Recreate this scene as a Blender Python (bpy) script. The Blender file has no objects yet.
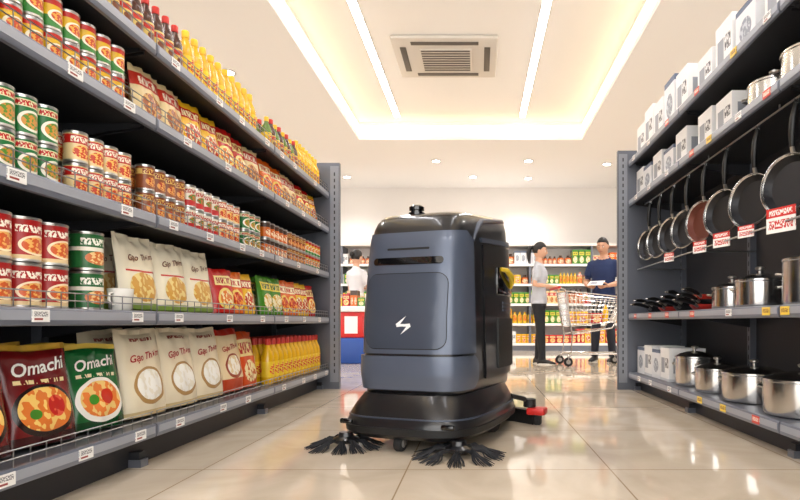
import bpy, math, random
import numpy as np
from mathutils import Vector, Matrix
random.seed(7)
scene=bpy.context.scene
COL=scene.collection
def s2l(c):
    return tuple(((v/255.)/12.92 if v/255.<=0.04045 else (((v/255.)+0.055)/1.055)**2.4) for v in c)
MATS={}
def mat(name,rgb,rough=0.5,metal=0.0,emit=None,es=0,coat=0,noise=0,nscale=20,trans=0,bump=0):
    m=bpy.data.materials.new(name); m.use_nodes=True
    nt=m.node_tree; b=nt.nodes['Principled BSDF']
    c=s2l(rgb)+(1,)
    b.inputs['Base Color'].default_value=c
    b.inputs['Roughness'].default_value=rough
    b.inputs['Metallic'].default_value=metal
    b.inputs['Coat Weight'].default_value=coat
    b.inputs['Transmission Weight'].default_value=trans
    if emit:
        b.inputs['Emission Color'].default_value=s2l(emit)+(1,)
        b.inputs['Emission Strength'].default_value=es
    if noise or bump:
        tc=nt.nodes.new('ShaderNodeTexCoord'); n=nt.nodes.new('ShaderNodeTexNoise')
        n.inputs['Scale'].default_value=nscale; n.inputs['Detail'].default_value=4
        nt.links.new(tc.outputs['Object'],n.inputs['Vector'])
        if noise:
            mx=nt.nodes.new('ShaderNodeMix'); mx.data_type='RGBA'; mx.blend_type='MIX'
            mx.inputs[6].default_value=tuple(v*(1-noise) for v in c[:3])+(1,)
            mx.inputs[7].default_value=tuple(min(1,v*(1+noise)) for v in c[:3])+(1,)
            nt.links.new(n.outputs['Fac'],mx.inputs[0]); nt.links.new(mx.outputs[2],b.inputs['Base Color'])
        if bump:
            bp=nt.nodes.new('ShaderNodeBump'); bp.inputs['Strength'].default_value=bump; bp.inputs['Distance'].default_value=0.01
            nt.links.new(n.outputs['Fac'],bp.inputs['Height']); nt.links.new(bp.outputs['Normal'],b.inputs['Normal'])
    MATS[name]=m; return name
def label(name,base,layers,rough=0.35,metal=0,rep=1):
    m=bpy.data.materials.new(name); m.use_nodes=True; nt=m.node_tree; N=nt.nodes; L=nt.links
    b=N['Principled BSDF']; b.inputs['Roughness'].default_value=rough; b.inputs['Metallic'].default_value=metal
    tc=N.new('ShaderNodeTexCoord'); sp=N.new('ShaderNodeSeparateXYZ'); L.new(tc.outputs['UV'],sp.inputs[0])
    def M(op,a,bb=None):
        n=N.new('ShaderNodeMath'); n.operation=op
        for i,x in enumerate((a,bb)):
            if x is None: continue
            if isinstance(x,(int,float)): n.inputs[i].default_value=x
            else: L.new(x,n.inputs[i])
        return n.outputs[0]
    u=sp.outputs[0]; v=sp.outputs[1]
    if rep!=1: u=M('FRACT',M('MULTIPLY',u,rep))
    def noise(su,sv,det=1):
        cb=N.new('ShaderNodeCombineXYZ'); L.new(M('MULTIPLY',u,su),cb.inputs[0]); L.new(M('MULTIPLY',v,sv),cb.inputs[1])
        n=N.new('ShaderNodeTexNoise'); n.inputs['Scale'].default_value=1; n.inputs['Detail'].default_value=det
        L.new(cb.outputs[0],n.inputs['Vector']); return n.outputs['Fac']
    cur=None; basec=s2l(base)+(1,)
    for ly in layers:
        k=ly[0]; col2=None
        if k in('rect','text'):
            u0,v0,u1,v1,c=ly[1:6]
            mask=M('MULTIPLY',M('MULTIPLY',M('GREATER_THAN',u,u0),M('LESS_THAN',u,u1)),M('MULTIPLY',M('GREATER_THAN',v,v0),M('LESS_THAN',v,v1)))
            if k=='text':
                mask=M('MULTIPLY',mask,M('GREATER_THAN',noise(26,9),0.47))
        else:
            cu,cv,ru,rv,c=ly[1:6]; col2=ly[6] if len(ly)>6 else None
            a=M('POWER',M('ABSOLUTE',M('DIVIDE',M('SUBTRACT',u,cu),ru)),2.0); d=M('POWER',M('ABSOLUTE',M('DIVIDE',M('SUBTRACT',v,cv),rv)),2.0)
            mask=M('LESS_THAN',M('ADD',a,d),1.0)
        mx=N.new('ShaderNodeMix'); mx.data_type='RGBA'; L.new(mask,mx.inputs[0])
        if cur is None: mx.inputs[6].default_value=basec
        else: L.new(cur,mx.inputs[6])
        if col2:
            m2=N.new('ShaderNodeMix'); m2.data_type='RGBA'; m2.inputs[6].default_value=s2l(c)+(1,); m2.inputs[7].default_value=s2l(col2)+(1,)
            L.new(M('GREATER_THAN',noise(10,10,1),0.53),m2.inputs[0]); L.new(m2.outputs[2],mx.inputs[7])
        else: mx.inputs[7].default_value=s2l(c)+(1,)
        cur=mx.outputs[2]
    if cur is None: b.inputs['Base Color'].default_value=basec
    else: L.new(cur,b.inputs['Base Color'])
    MATS[name]=m; return name

class Geo:
    def __init__(s): s.v=[];s.f=[];s.m=[];s.uv=[]
    def addraw(s,verts,faces,m,uvs=None):
        o=len(s.v); s.v.extend([tuple(p) for p in verts])
        for i,f in enumerate(faces):
            s.f.append([o+j for j in f]); s.m.append(m if isinstance(m,str) else m[i])
            s.uv.append(uvs[i] if uvs else [(0,0)]*len(f))
        return s
    def add(s,g,loc=(0,0,0),rot=0,scale=1,rx=0,ry=0,mm=None):
        if isinstance(scale,(int,float)): scale=(scale,)*3
        M=Matrix.Translation(loc)@Matrix.Rotation(rot,4,'Z')@Matrix.Rotation(ry,4,'Y')@Matrix.Rotation(rx,4,'X')@Matrix.Diagonal(tuple(scale)+(1,))
        return s.addM(g,M,mm)
    def addM(s,g,M,mm=None):
        A=np.array(M); V=np.array(g.v)
        V=V@A[:3,:3].T+A[:3,3]; o=len(s.v)
        s.v.extend(map(tuple,V.tolist())); s.f.extend([[o+j for j in f] for f in g.f])
        s.m.extend([mm.get(x,x) for x in g.m] if mm else g.m); s.uv.extend(g.uv); return s
    def box(s,x0,y0,z0,x1,y1,z1,m):
        v=[(x0,y0,z0),(x1,y0,z0),(x1,y1,z0),(x0,y1,z0),(x0,y0,z1),(x1,y0,z1),(x1,y1,z1),(x0,y1,z1)]
        f=[(0,1,5,4),(1,2,6,5),(2,3,7,6),(3,0,4,7),(4,5,6,7),(3,2,1,0)]
        q=[(0,0),(1,0),(1,1),(0,1)]
        return s.addraw(v,f,m,[q]*4+[[(0.02,0.02)]*4]*2)
    def bbox(s,x0,y0,z0,x1,y1,z1,m,r=0.01):
        cx,cy,cz=(x0+x1)/2,(y0+y1)/2,(z0+z1)/2; hx,hy,hz=(x1-x0)/2,(y1-y0)/2,(z1-z0)/2
        r=min(r,hx*.9,hy*.9,hz*.9); rings=[]
        for z,ins in((-hz,r),(-hz+r*.3,r*.3),(-hz+r,0),(hz-r,0),(hz-r*.3,r*.3),(hz,r)):
            ring=[]
            for sx,sy,a0 in((1,1,0),(-1,1,90),(-1,-1,180),(1,-1,270)):
                for k in range(4):
                    a=math.radians(a0+k*30)
                    ring.append((cx+sx*(hx-r)+(r-ins)*math.cos(a),cy+sy*(hy-r)+(r-ins)*math.sin(a),cz+z))
            rings.append(ring)
        return s.loft(rings,m)
    def loft(s,rings,m,caps=True,closed=True,ringm=None):
        n=len(rings[0]); v=[p for r in rings for p in r]; f=[];mm=[];uv=[]
        k=n if closed else n-1; R=len(rings)
        for i in range(R-1):
            for j in range(k):
                a=i*n+j;b=i*n+(j+1)%n
                f.append((a,b,b+n,a+n)); mm.append(ringm[i] if ringm else m)
                uv.append([(j/k,i/(R-1)),((j+1)/k,i/(R-1)),((j+1)/k,(i+1)/(R-1)),(j/k,(i+1)/(R-1))])
        if caps:
            f.append(tuple(range(n))[::-1]); mm.append(ringm[0] if ringm else m); uv.append([(0.02,0.02)]*n)
            f.append(tuple(range((R-1)*n,R*n))); mm.append(ringm[-1] if ringm else m); uv.append([(0.02,0.02)]*n)
        return s.addraw(v,f,mm,uv)
    def lathe(s,prof,seg,m,ringm=None,c=(0,0,0),uvrange=None,a0=0):
        rings=[[(c[0]+r*math.cos(a0+2*math.pi*j/seg),c[1]+r*math.sin(a0+2*math.pi*j/seg),c[2]+z) for j in range(seg)] for r,z in prof]
        o=len(s.f); s.loft(rings,m,ringm=ringm)
        if uvrange:
            z0,z1=uvrange
            for i in range(len(prof)-1):
                va=(prof[i][1]-z0)/(z1-z0);vb=(prof[i+1][1]-z0)/(z1-z0)
                for j in range(seg):
                    s.uv[o+i*seg+j]=[(j/seg,va),((j+1)/seg,va),((j+1)/seg,vb),(j/seg,vb)]
        return s
    def tube(s,pts,rad,m,seg=8,closed=False,ring=None):
        P=[Vector(p) for p in pts]; n=len(P)
        if not hasattr(rad,'__len__'): rad=[rad]*n
        up=None; rings=[]
        for i in range(n):
            if closed: t=(P[(i+1)%n]-P[i-1])
            else: t=P[min(i+1,n-1)]-P[max(i-1,0)]
            t.normalize()
            if up is None:
                up=Vector((0,0,1)) if abs(t.z)<0.9 else Vector((1,0,0))
            a=t.cross(up); 
            if a.length<1e-5: a=t.orthogonal()
            a.normalize(); b=a.cross(t).normalized(); up=b
            rings.append([P[i]+(a*math.cos(2*math.pi*k/seg)+b*math.sin(2*math.pi*k/seg))*rad[i] for k in range(seg)])
        if closed: rings.append(rings[0])
        return s.loft(rings,m,caps=not closed)
    def ball(s,c,r,m,seg=14,rings=10,M=None,fn=None):
        if isinstance(r,(int,float)): r=(r,r,r)
        R=[]
        for i in range(rings+1):
            ph=-math.pi/2+math.pi*i/rings; rr=max(math.cos(ph),1e-3)
            ring=[]
            for j in range(seg):
                a=2*math.pi*j/seg; p=(rr*math.cos(a),rr*math.sin(a),math.sin(ph))
                if fn: p=fn(p)
                p=Vector((p[0]*r[0],p[1]*r[1],p[2]*r[2]))
                if M: p=M@p
                ring.append((p[0]+c[0],p[1]+c[1],p[2]+c[2]))
            R.append(ring)
        return s.loft(R,m)
    def obj(s,name,parent=None,smooth=True,ang=38,loc=None,rot=None):
        me=bpy.data.meshes.new(name); me.from_pydata(s.v,[],s.f)
        names=[]; idx={}
        for x in s.m:
            if x not in idx: idx[x]=len(names); names.append(x); me.materials.append(MATS[x])
        me.polygons.foreach_set('material_index',[idx[x] for x in s.m])
        uvl=me.uv_layers.new(name='UVMap'); flat=[]
        for q in s.uv:
            for a in q: flat.extend(a)
        uvl.data.foreach_set('uv',flat)
        me.update()
        if smooth:
            me.polygons.foreach_set('use_smooth',[True]*len(me.polygons)); me.set_sharp_from_angle(angle=math.radians(ang))
        o=bpy.data.objects.new(name,me); COL.objects.link(o)
        if parent: o.parent=parent
        if loc: o.location=loc
        if rot: o.rotation_euler=rot
        return o
def empty(name,loc=(0,0,0),rz=0):
    e=bpy.data.objects.new(name,None); COL.objects.link(e); e.location=loc; e.rotation_euler=(0,0,rz); e.empty_display_size=0.1; return e
def text_geo(st,m,fn=None,shear=0):
    cu=bpy.data.curves.new('t','FONT'); cu.body=st; cu.size=1; cu.align_x='CENTER'; cu.align_y='CENTER'; cu.shear=shear; cu.offset=0.018; cu.resolution_u=3
    o=bpy.data.objects.new('t',cu); COL.objects.link(o); bpy.context.view_layer.update()
    dg=bpy.context.evaluated_depsgraph_get(); me=o.evaluated_get(dg).to_mesh()
    v=[tuple(p.co) for p in me.vertices]; f=[tuple(p.vertices) for p in me.polygons]
    o.evaluated_get(dg).to_mesh_clear(); bpy.data.objects.remove(o)
    g=Geo(); g.addraw([(fn(p[0],p[1]) if fn else (p[0],0,p[1])) for p in v],f,m); return g

# ---------------- materials
mat('wall_paint',(230,226,222),.8,noise=.02,nscale=3)
mat('ceiling_paint',(242,241,240),.85)
mat('steel_shelf',(104,108,118),.38,.4)
mat('steel_end',(138,142,150),.42,.2)
mat('steel_lip',(118,124,138),.35,.45)
mat('price_rail',(160,165,176),.4,.2)
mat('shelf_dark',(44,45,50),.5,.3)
mat('back_panel',(48,48,53),.55,.2)
mat('tag_white',(240,240,238),.5)
mat('wire_steel',(150,152,155),.3,.9)
mat('black_plastic',(20,20,23),.28,coat=.35)
mat('black_matte',(15,15,16),.55)
mat('black_gloss',(10,10,12),.12,coat=.6)
mat('slate_plastic',(86,95,113),.34,.35,coat=.3)
mat('slate_dark',(68,76,92),.34,.35,coat=.3)
mat('seam_dark',(12,13,15),.6)
mat('white_plastic',(235,236,238),.4)
mat('yellow_plastic',(222,190,40),.4)
mat('red_plastic',(200,35,30),.4)
mat('rubber',(22,22,23),.8)
mat('grey_rubber',(150,145,140),.6)
mat('bristle',(18,20,26),.7)
mat('tin',(190,190,188),.28,.95)
mat('stainless',(205,203,200),.2,1.0)
mat('stainless_brushed',(178,176,172),.32,1.0,noise=.06,nscale=60)
mat('pan_black',(20,20,22),.35,.3,coat=.3)
mat('pan_inner',(30,30,34),.3,.4)
mat('pan_copper',(104,52,38),.35,.4)
mat('pan_red',(178,40,30),.3,coat=.5)
mat('bakelite',(18,18,19),.4)
mat('skin',(214,168,140),.55)
mat('skin2',(198,150,122),.55)
mat('hair',(20,16,15),.5)
mat('shirt_grey',(190,194,202),.8,bump=.3,nscale=18)
mat('shirt_navy',(24,42,84),.8,bump=.3,nscale=18)
mat('shirt_white',(220,220,224),.8,bump=.3,nscale=18)
mat('trousers_black',(24,26,32),.8,bump=.2,nscale=15)
mat('trousers_navy',(30,34,46),.8,bump=.2,nscale=15)
mat('shoe',(30,28,28),.5)
mat('shoe_sole',(215,212,205),.6)
mat('lips',(160,85,80),.5)
mat('eyewhite',(235,235,232),.3)
mat('paper',(236,236,232),.6)
mat('oil',(230,178,20),.15,coat=.5)
mat('cap_red',(196,40,30),.4)
mat('cap_yellow',(235,190,40),.4)
mat('cap_green',(40,120,60),.4)
mat('sauce',(70,32,18),.15,coat=.5)
mat('sauce_green',(90,120,40),.2,coat=.4)
mat('led',(255,255,255),.5,emit=(252,251,255),es=20)
mat('cove_led',(255,236,200),.5,emit=(255,222,165),es=2.1)
mat('downlight',(255,255,255),.5,emit=(255,252,246),es=30)
mat('ac_white',(206,201,194),.5)
mat('ac_dark',(90,84,78),.6)
mat('cup_white',(240,238,232),.25,coat=.5)
RICE=(236,222,192)
label('can_green',(24,112,52),[('rect',0,.74,1,.95,(228,224,180)),('text',.1,.77,.9,.92,(190,20,20)),('ell',.5,.36,.36,.30,(240,235,220)),('ell',.5,.36,.28,.23,(206,140,50),(90,140,40))],rep=2)
label('can_cream',(230,204,150),[('rect',0,.62,1,.96,(190,26,22)),('text',.1,.68,.9,.9,(250,240,220)),('ell',.5,.32,.36,.26,(200,60,25),(240,190,100))],rep=2)
label('can_gold',(226,182,30),[('rect',0,0,1,.4,(50,130,50)),('ell',.5,.42,.34,.26,(245,238,215)),('ell',.5,.42,.26,.2,(205,70,30),(235,170,70)),('rect',0,.8,1,1,(196,36,24))],rep=2)
label('can_redbig',(162,22,22),[('rect',0,0,1,.10,(225,200,150)),('text',.12,.68,.88,.86,(248,240,225)),('ell',.5,.36,.34,.26,(245,225,190)),('ell',.5,.36,.29,.21,(206,90,40),(235,180,100))],rep=2)
label('can_greenbig',(34,100,50),[('rect',0,.5,1,.62,(240,235,220)),('text',.12,.68,.88,.88,(248,245,235)),('ell',.5,.3,.3,.2,(205,110,50),(235,200,140))],rep=2)
label('can_white',(230,224,206),[('rect',0,0,1,.3,(190,30,30)),('text',.1,.66,.9,.88,(180,30,20)),('ell',.5,.45,.28,.18,(190,110,50),(80,130,50))],rep=2)
label('can_brown',(140,76,40),[('rect',0,.65,1,.9,(230,196,110)),('text',.1,.68,.9,.88,(130,20,14)),('ell',.5,.33,.3,.22,(224,160,80),(170,50,30))],rep=2)
label('can_orange',(216,106,28),[('rect',0,.7,1,1,(70,50,40)),('ell',.5,.35,.3,.25,(240,225,190),(200,80,30))],rep=2)
label('rice_bag',RICE,[('rect',0,.0,1,.06,(205,180,130)),('ell',.5,.34,.36,.22,(176,136,80)),('ell',.5,.35,.31,.18,(248,246,238),(238,232,214)),('text',.25,.86,.75,.90,(150,60,40))],rough=.4)
label('rice_bag_red',(234,210,166),[('rect',0,.0,1,.2,(190,64,26)),('ell',.5,.4,.34,.2,(150,60,30)),('ell',.5,.41,.28,.16,(246,240,226),(228,205,160)),('rect',0,.9,1,1,(190,44,28))],rough=.4)
label('rice_bag_orange',(212,78,24),[('rect',0,.55,1,.86,(238,214,150)),('text',.12,.6,.88,.8,(180,26,18)),('ell',.5,.28,.34,.2,(240,222,170),(200,100,40))],rough=.35)
label('rice_bag_blank',(242,232,206),[('rect',0,0,1,.08,(120,150,60)),('ell',.5,.3,.36,.2,(214,160,70),(238,214,140)),('rect',.1,.5,.9,.525,(200,50,40))],rough=.4)
label('noodle_red',(108,18,20),[('rect',0,.0,1,.1,(56,12,14)),('ell',.5,.33,.42,.26,(34,18,16)),('ell',.5,.34,.37,.22,(220,120,50),(242,200,110)),('ell',.64,.36,.13,.11,(190,40,30),(225,90,60)),('ell',.34,.30,.08,.05,(70,130,40)),('text',.15,.60,.85,.64,(238,216,160)),('rect',0,.94,1,1,(190,150,50))],rough=.22)
label('noodle_green',(20,96,44),[('rect',0,.0,1,.1,(14,62,30)),('ell',.5,.33,.42,.26,(245,240,230)),('ell',.5,.34,.36,.21,(232,130,60),(240,200,120)),('ell',.6,.36,.12,.09,(200,50,30)),('ell',.36,.34,.08,.06,(70,140,40)),('text',.15,.60,.85,.64,(238,226,190)),('rect',0,.94,1,1,(220,190,80))],rough=.22)
label('snack_orange',(224,98,20),[('ell',.5,.32,.36,.24,(242,206,90)),('ell',.5,.32,.28,.18,(196,50,24),(240,150,50)),('rect',.12,.62,.88,.82,(250,236,190)),('text',.18,.66,.82,.78,(190,30,20))],rough=.25)
label('snack_green',(70,136,34),[('ell',.5,.32,.34,.23,(245,232,190),(214,170,60)),('rect',.12,.62,.88,.84,(240,214,60)),('text',.18,.66,.82,.8,(30,90,30))],rough=.25)
label('snack_red',(192,28,24),[('ell',.5,.32,.36,.24,(246,216,120)),('ell',.5,.32,.28,.18,(222,120,40),(246,226,170)),('rect',.12,.62,.88,.84,(244,222,150)),('text',.18,.66,.82,.8,(160,20,20))],rough=.25)
label('snack_yellow',(236,182,34),[('ell',.5,.32,.34,.23,(196,60,24),(246,232,180)),('rect',.12,.62,.88,.84,(190,30,24)),('text',.18,.66,.82,.8,(250,236,190))],rough=.25)
label('snack_cream',(236,212,160),[('ell',.5,.32,.34,.23,(156,80,40),(226,170,90)),('rect',.0,.62,1,.86,(196,44,24)),('text',.18,.66,.82,.8,(250,240,220))],rough=.3)
label('label_oil',(238,200,40),[('ell',.5,.5,.3,.34,(210,40,25),(240,220,80))],rep=2)
label('label_sauce',(218,190,100),[('rect',0,.6,1,.9,(190,30,20)),('ell',.5,.3,.25,.2,(120,60,30))],rep=2)
label('box_white',(236,236,236),[('rect',.12,.25,.5,.7,(150,155,164)),('text',.55,.4,.9,.7,(90,90,95)),('rect',0,0,1,.08,(205,208,212))],rough=.5)
label('box_blue',(226,228,232),[('ell',.5,.45,.3,.25,(140,146,158),(190,196,204)),('rect',0,.88,1,1,(90,104,130))],rough=.5)
label('sign_red',(246,244,240),[('rect',0,.62,1,1,(206,44,38)),('text',.1,.70,.9,.92,(250,240,235)),('text',.08,.15,.92,.5,(200,40,40))],rough=.5)
label('tag_print',(238,238,236),[('text',.1,.45,.9,.85,(120,120,125)),('rect',.1,.15,.6,.32,(150,60,55))])
label('tag_yellow',(240,205,70),[('text',.1,.3,.9,.8,(120,60,40))])
label('tag_red',(214,60,44),[('text',.1,.3,.9,.8,(250,235,220))])

# ---------------- room
fm=bpy.data.materials.new('floor_tile'); fm.use_nodes=True; MATS['floor_tile']=fm
nt=fm.node_tree;N=nt.nodes;L=nt.links;b=N['Principled BSDF']
tc=N.new('ShaderNodeTexCoord'); mp=N.new('ShaderNodeMapping'); L.new(tc.outputs['Object'],mp.inputs[0]); mp.inputs['Location'].default_value=(0.28,0.2,0)
br=N.new('ShaderNodeTexBrick'); L.new(mp.outputs[0],br.inputs['Vector']); br.offset=0; br.squash=1
br.inputs['Scale'].default_value=1; br.inputs['Brick Width'].default_value=.8; br.inputs['Row Height'].default_value=.8; br.inputs['Mortar Size'].default_value=.003; br.inputs['Mortar Smooth'].default_value=.1
br.inputs['Mortar'].default_value=s2l((168,146,118))+(1,)
n1=N.new('ShaderNodeTexNoise'); n1.inputs['Scale'].default_value=2.2; n1.inputs['Detail'].default_value=7; n1.inputs['Distortion'].default_value=1.6; L.new(tc.outputs['Object'],n1.inputs['Vector'])
cr_=N.new('ShaderNodeValToRGB'); cr_.color_ramp.elements[0].position=.3; cr_.color_ramp.elements[0].color=s2l((204,188,166))+(1,); cr_.color_ramp.elements[1].position=.72; cr_.color_ramp.elements[1].color=s2l((224,210,190))+(1,)
L.new(n1.outputs['Fac'],cr_.inputs[0]); L.new(cr_.outputs[0],br.inputs['Color1']); L.new(cr_.outputs[0],br.inputs['Color2'])
L.new(br.outputs['Color'],b.inputs['Base Color'])
b.inputs['Roughness'].default_value=.055; b.inputs['IOR'].default_value=1.75
g=Geo(); g.box(-7,-4,-.1,7,12.1,0,'floor_tile'); g.obj('floor',smooth=False)
H=3.46; HI=3.74; TX0,TX1,TY0,TY1=-1.88,1.64,.6,8.85
g=Geo()
g.box(-7,-4,H,TX0,12.1,H+.05,'ceiling_paint'); g.box(TX1,-4,H,7,12.1,H+.05,'ceiling_paint')
g.box(TX0,-4,H,TX1,TY0,H+.05,'ceiling_paint'); g.box(TX0,TY1,H,TX1,12.1,H+.05,'ceiling_paint')
g.box(TX0-.3,TY0-.3,HI,TX1+.3,TY1+.3,HI+.05,'ceiling_paint')
for a in((TX0-.04,TY0,TX0,TY1),(TX1,TY0,TX1+.04,TY1),(TX0,TY0-.04,TX1,TY0),(TX0,TY1,TX1,TY1+.04)):
    g.box(a[0],a[1],H+.05,a[2],a[3],HI,'ceiling_paint')
g.obj('ceiling',smooth=False)
g=Geo()
e=.012
for a in((TX0,TY0,TX0+e,TY1),(TX1-e,TY0,TX1,TY1),(TX0,TY1-e,TX1,TY1)):
    g.box(a[0],a[1],H+.06,a[2],a[3],HI-.06,'cove_led')
g.obj('cove_light_strip',smooth=False)
for x in(-1.24,.68):
    g=Geo(); g.box(x-.04,.9,HI-.012,x+.04,8.6,HI-.001,'led'); g.box(x-.055,.88,HI-.008,x-.04,8.62,HI,'ac_white'); g.box(x+.04,.88,HI-.008,x+.055,8.62,HI,'ac_white'); g.obj('linear_ceiling_light',smooth=False)
g=Geo(); g.box(-7,12,0,7,12.15,H,'wall_paint'); g.obj('wall_back',smooth=False)
g=Geo(); g.box(-7.1,-4,0,-7,12,H,'wall_paint'); g.obj('wall_left',smooth=False)
g=Geo(); g.box(7,-4,0,7.1,12,H,'wall_paint'); g.obj('wall_right',smooth=False)
g=Geo(); g.box(-7,-4.1,0,7,-4,.25,'wall_paint'); g.box(-7,-4.1,3.2,7,-4,H,'wall_paint')  # unseen front wall, openings added so world light fills the aisle from behind
for x in(-7,-3.5,0,3.5,6.8): g.box(x,-4.1,.25,x+.2,-4,3.2,'wall_paint')
g.obj('wall_front',smooth=False)
dl=[(-2.88,6.45),(-3.1,8.6),(-3.3,10.2),(-.75,10),(.9,10),(2.35,10.2),(-2.4,4.2),(2.4,4),(2.5,6.5),(-.1,11.1),(1.0,11.2),(-2.6,11.1),(2.6,8.4),(-4.6,6),(-4.6,9.5),(4.5,6),(4.5,9.5)]
lp=bpy.data.lights.new('downlight_lamp','SPOT'); lp.energy=75; lp.spot_size=2.2; lp.spot_blend=.8; lp.shadow_soft_size=.06; lp.color=(1,.96,.92)
for x,y in dl:
    g=Geo(); g.lathe([(.075,0),(.09,-.004),(.09,-.01),(.066,-.012),(.064,-.003)],24,'ac_white'); g.lathe([(.062,-.006),(.062,-.011)],24,'downlight')
    o=g.obj('recessed_downlight',loc=(x,y,H))
    l=bpy.data.objects.new('bulb',lp); COL.objects.link(l); l.parent=o; l.location=(0,0,-.03)
g=Geo(); cx,cy=-.374,6.65
hw,hd=.60,.5
g.bbox(cx-hw,cy-hd,HI-.045,cx+hw,cy+hd,HI-.001,'ac_white',.02)
g.bbox(cx-.3,cy-.27,HI-.06,cx+.3,cy+.27,HI-.043,'ac_white',.01)
for i in range(9):
    y=cy-.24+i*.06; g.box(cx-.28,y-.014,HI-.064,cx+.28,y+.014,HI-.058,'ac_dark')
for sy in(-1,1): g.bbox(cx-.38,cy+sy*.39-.035,HI-.052,cx+.38,cy+sy*.39+.035,HI-.044,'ac_dark',.008)
for sx in(-1,1): g.bbox(cx+sx*.48-.035,cy-.3,HI-.052,cx+sx*.48+.035,cy+.3,HI-.044,'ac_dark',.008)
g.obj('ceiling_air_conditioner')

# ---------------- product templates
def can(lbl,r=.037,h=.108,seg=20):
    g=Geo()
    prof=[(r*.93,0),(r,.003),(r,.006),(r*.97,.010),(r*.97,h-.010),(r,h-.006),(r,h-.002),(r*.95,h),(r*.92,h-.004)]
    rm=['tin','tin','tin',lbl,'tin','tin','tin','tin']
    return g.lathe(prof,seg,'tin',ringm=rm,uvrange=(.01,h-.01))
def bottle(body,cap,lbl,r=.038,h=.27,seg=16):
    g=Geo()
    prof=[(r*.85,0),(r,.01),(r,h*.15),(r*1.01,h*.16),(r*1.01,h*.5),(r,h*.51),(r,h*.58),(r*.85,h*.68),(r*.45,h*.8),(r*.38,h*.86),(r*.46,h*.865),(r*.46,h*.98),(r*.4,h)]
    rm=[body,body,body,lbl,body,body,body,body,body,cap,cap,cap]
    return g.lathe(prof,seg,body,ringm=rm,uvrange=(h*.16,h*.5))
def bag(w,h,t,m,seed=0,text=None,tm=None,n=14):
    rs=random.Random(seed); ph=[rs.uniform(0,6) for _ in range(6)]
    def F(u,v,side=-1):
        k=2*u-1
        th=t/2*((max(0,1-v))**.45)*(.62+.38*min(1,v/.22)) +.002
        lat=max(0,1-abs(k)**3)**.55
        wv=w*(1-.07*math.sin(math.pi*min(1,v*1.1)))
        wr=.004*math.sin(9*k+ph[0]+5*v)*math.sin(13*v+ph[1])*min(1,(1-abs(k))*4)+.006*max(0,(v-.7))*math.sin(22*k+ph[2])
        if v>.93: wr+=0.004*math.sin(10*k+ph[3]); th=.003
        y=side*(th*lat)+wr
        x=k*wv/2; z=v*h*(1+.012*math.cos(3*k+ph[4])*v)
        return (x,y,z)
    g=Geo()
    for side in(-1,1):
        V=[];Fc=[];U=[]
        for j in range(n+1):
            for i in range(n+1): V.append(F(i/n,j/n,side))
        for j in range(n):
            for i in range(n):
                a=j*(n+1)+i; q=(a,a+1,a+n+2,a+n+1); uq=[(i/n,j/n),((i+1)/n,j/n),((i+1)/n,(j+1)/n),(i/n,(j+1)/n)]
                if side==1: q=q[::-1];uq=uq[::-1]
                Fc.append(q);U.append(uq)
        g.addraw(V,Fc,m,U)
    if text:
        for st,cu,cv,sz,tmn in text:
            def fn(x,y):
                u=cu+x*sz/w; v=cv+(y+.12*x)*sz/h; p=F(min(.98,max(.02,u)),v,-1); return (p[0],p[1]-.003,p[2])
            g.add(text_geo(st,tmn,fn,shear=.2))
    return g
def pot(r,h,lid=True,m='stainless'):
    g=Geo()
    g.lathe([(r*.93,0),(r*.98,.006),(r,.02),(r,h-.004),(r*1.03,h),(r*1.03,h+.004),(r*.98,h+.004)],36,m)
    if lid: g.lathe([(r*1.02,h+.004),(r*1.02,h+.009),(r*.96,h+.012),(r*.75,h+.026),(r*.4,h+.038),(.01,h+.042)],36,m)
    if lid: g.lathe([(.008,h+.04),(.009,h+.056),(.022,h+.062),(.024,h+.072),(.012,h+.078)],16,'stainless_brushed')
    for s in(-1,1):
        pts=[(s*(r*.98),-.042,h*.72),(s*(r+.022),-.04,h*.74),(s*(r+.036),-.02,h*.75),(s*(r+.038),0,h*.75),(s*(r+.036),.02,h*.75),(s*(r+.022),.04,h*.74),(s*(r*.98),.042,h*.72)]
        g.tube(pts,.0065,'stainless_brushed',8)
    return g
def fry(r=.14,outer='pan_black',inner='pan_inner',depth=.045,hl=.19):
    g=Geo()
    g.lathe([(r*.72,0),(r*.8,.004),(r*.97,depth*.8),(r,depth),(r*.975,depth+.002),(r*.93,depth*.8),(r*.76,.008),(.01,.006)],40,outer,ringm=[outer]*3+['stainless','stainless']+[inner]*2)
    g.tube([(r*.95,0,depth*.7),(r+.03,0,depth+.006)],[.011,.010],'stainless_brushed',8)
    g.tube([(r+.025,0,depth+.004),(r+.08,0,depth+.018),(r+hl*.7,0,depth+.026),(r+hl,0,depth+.024)],[.011,.014,.015,.010],'bakelite',10)
    g.tube([(r+hl-.005,-.008,depth+.024),(r+hl+.015,-.008,depth+.024),(r+hl+.022,0,depth+.024),(r+hl+.015,.008,depth+.024),(r+hl-.005,.008,depth+.024)],.003,'stainless',6)
    return g

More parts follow.
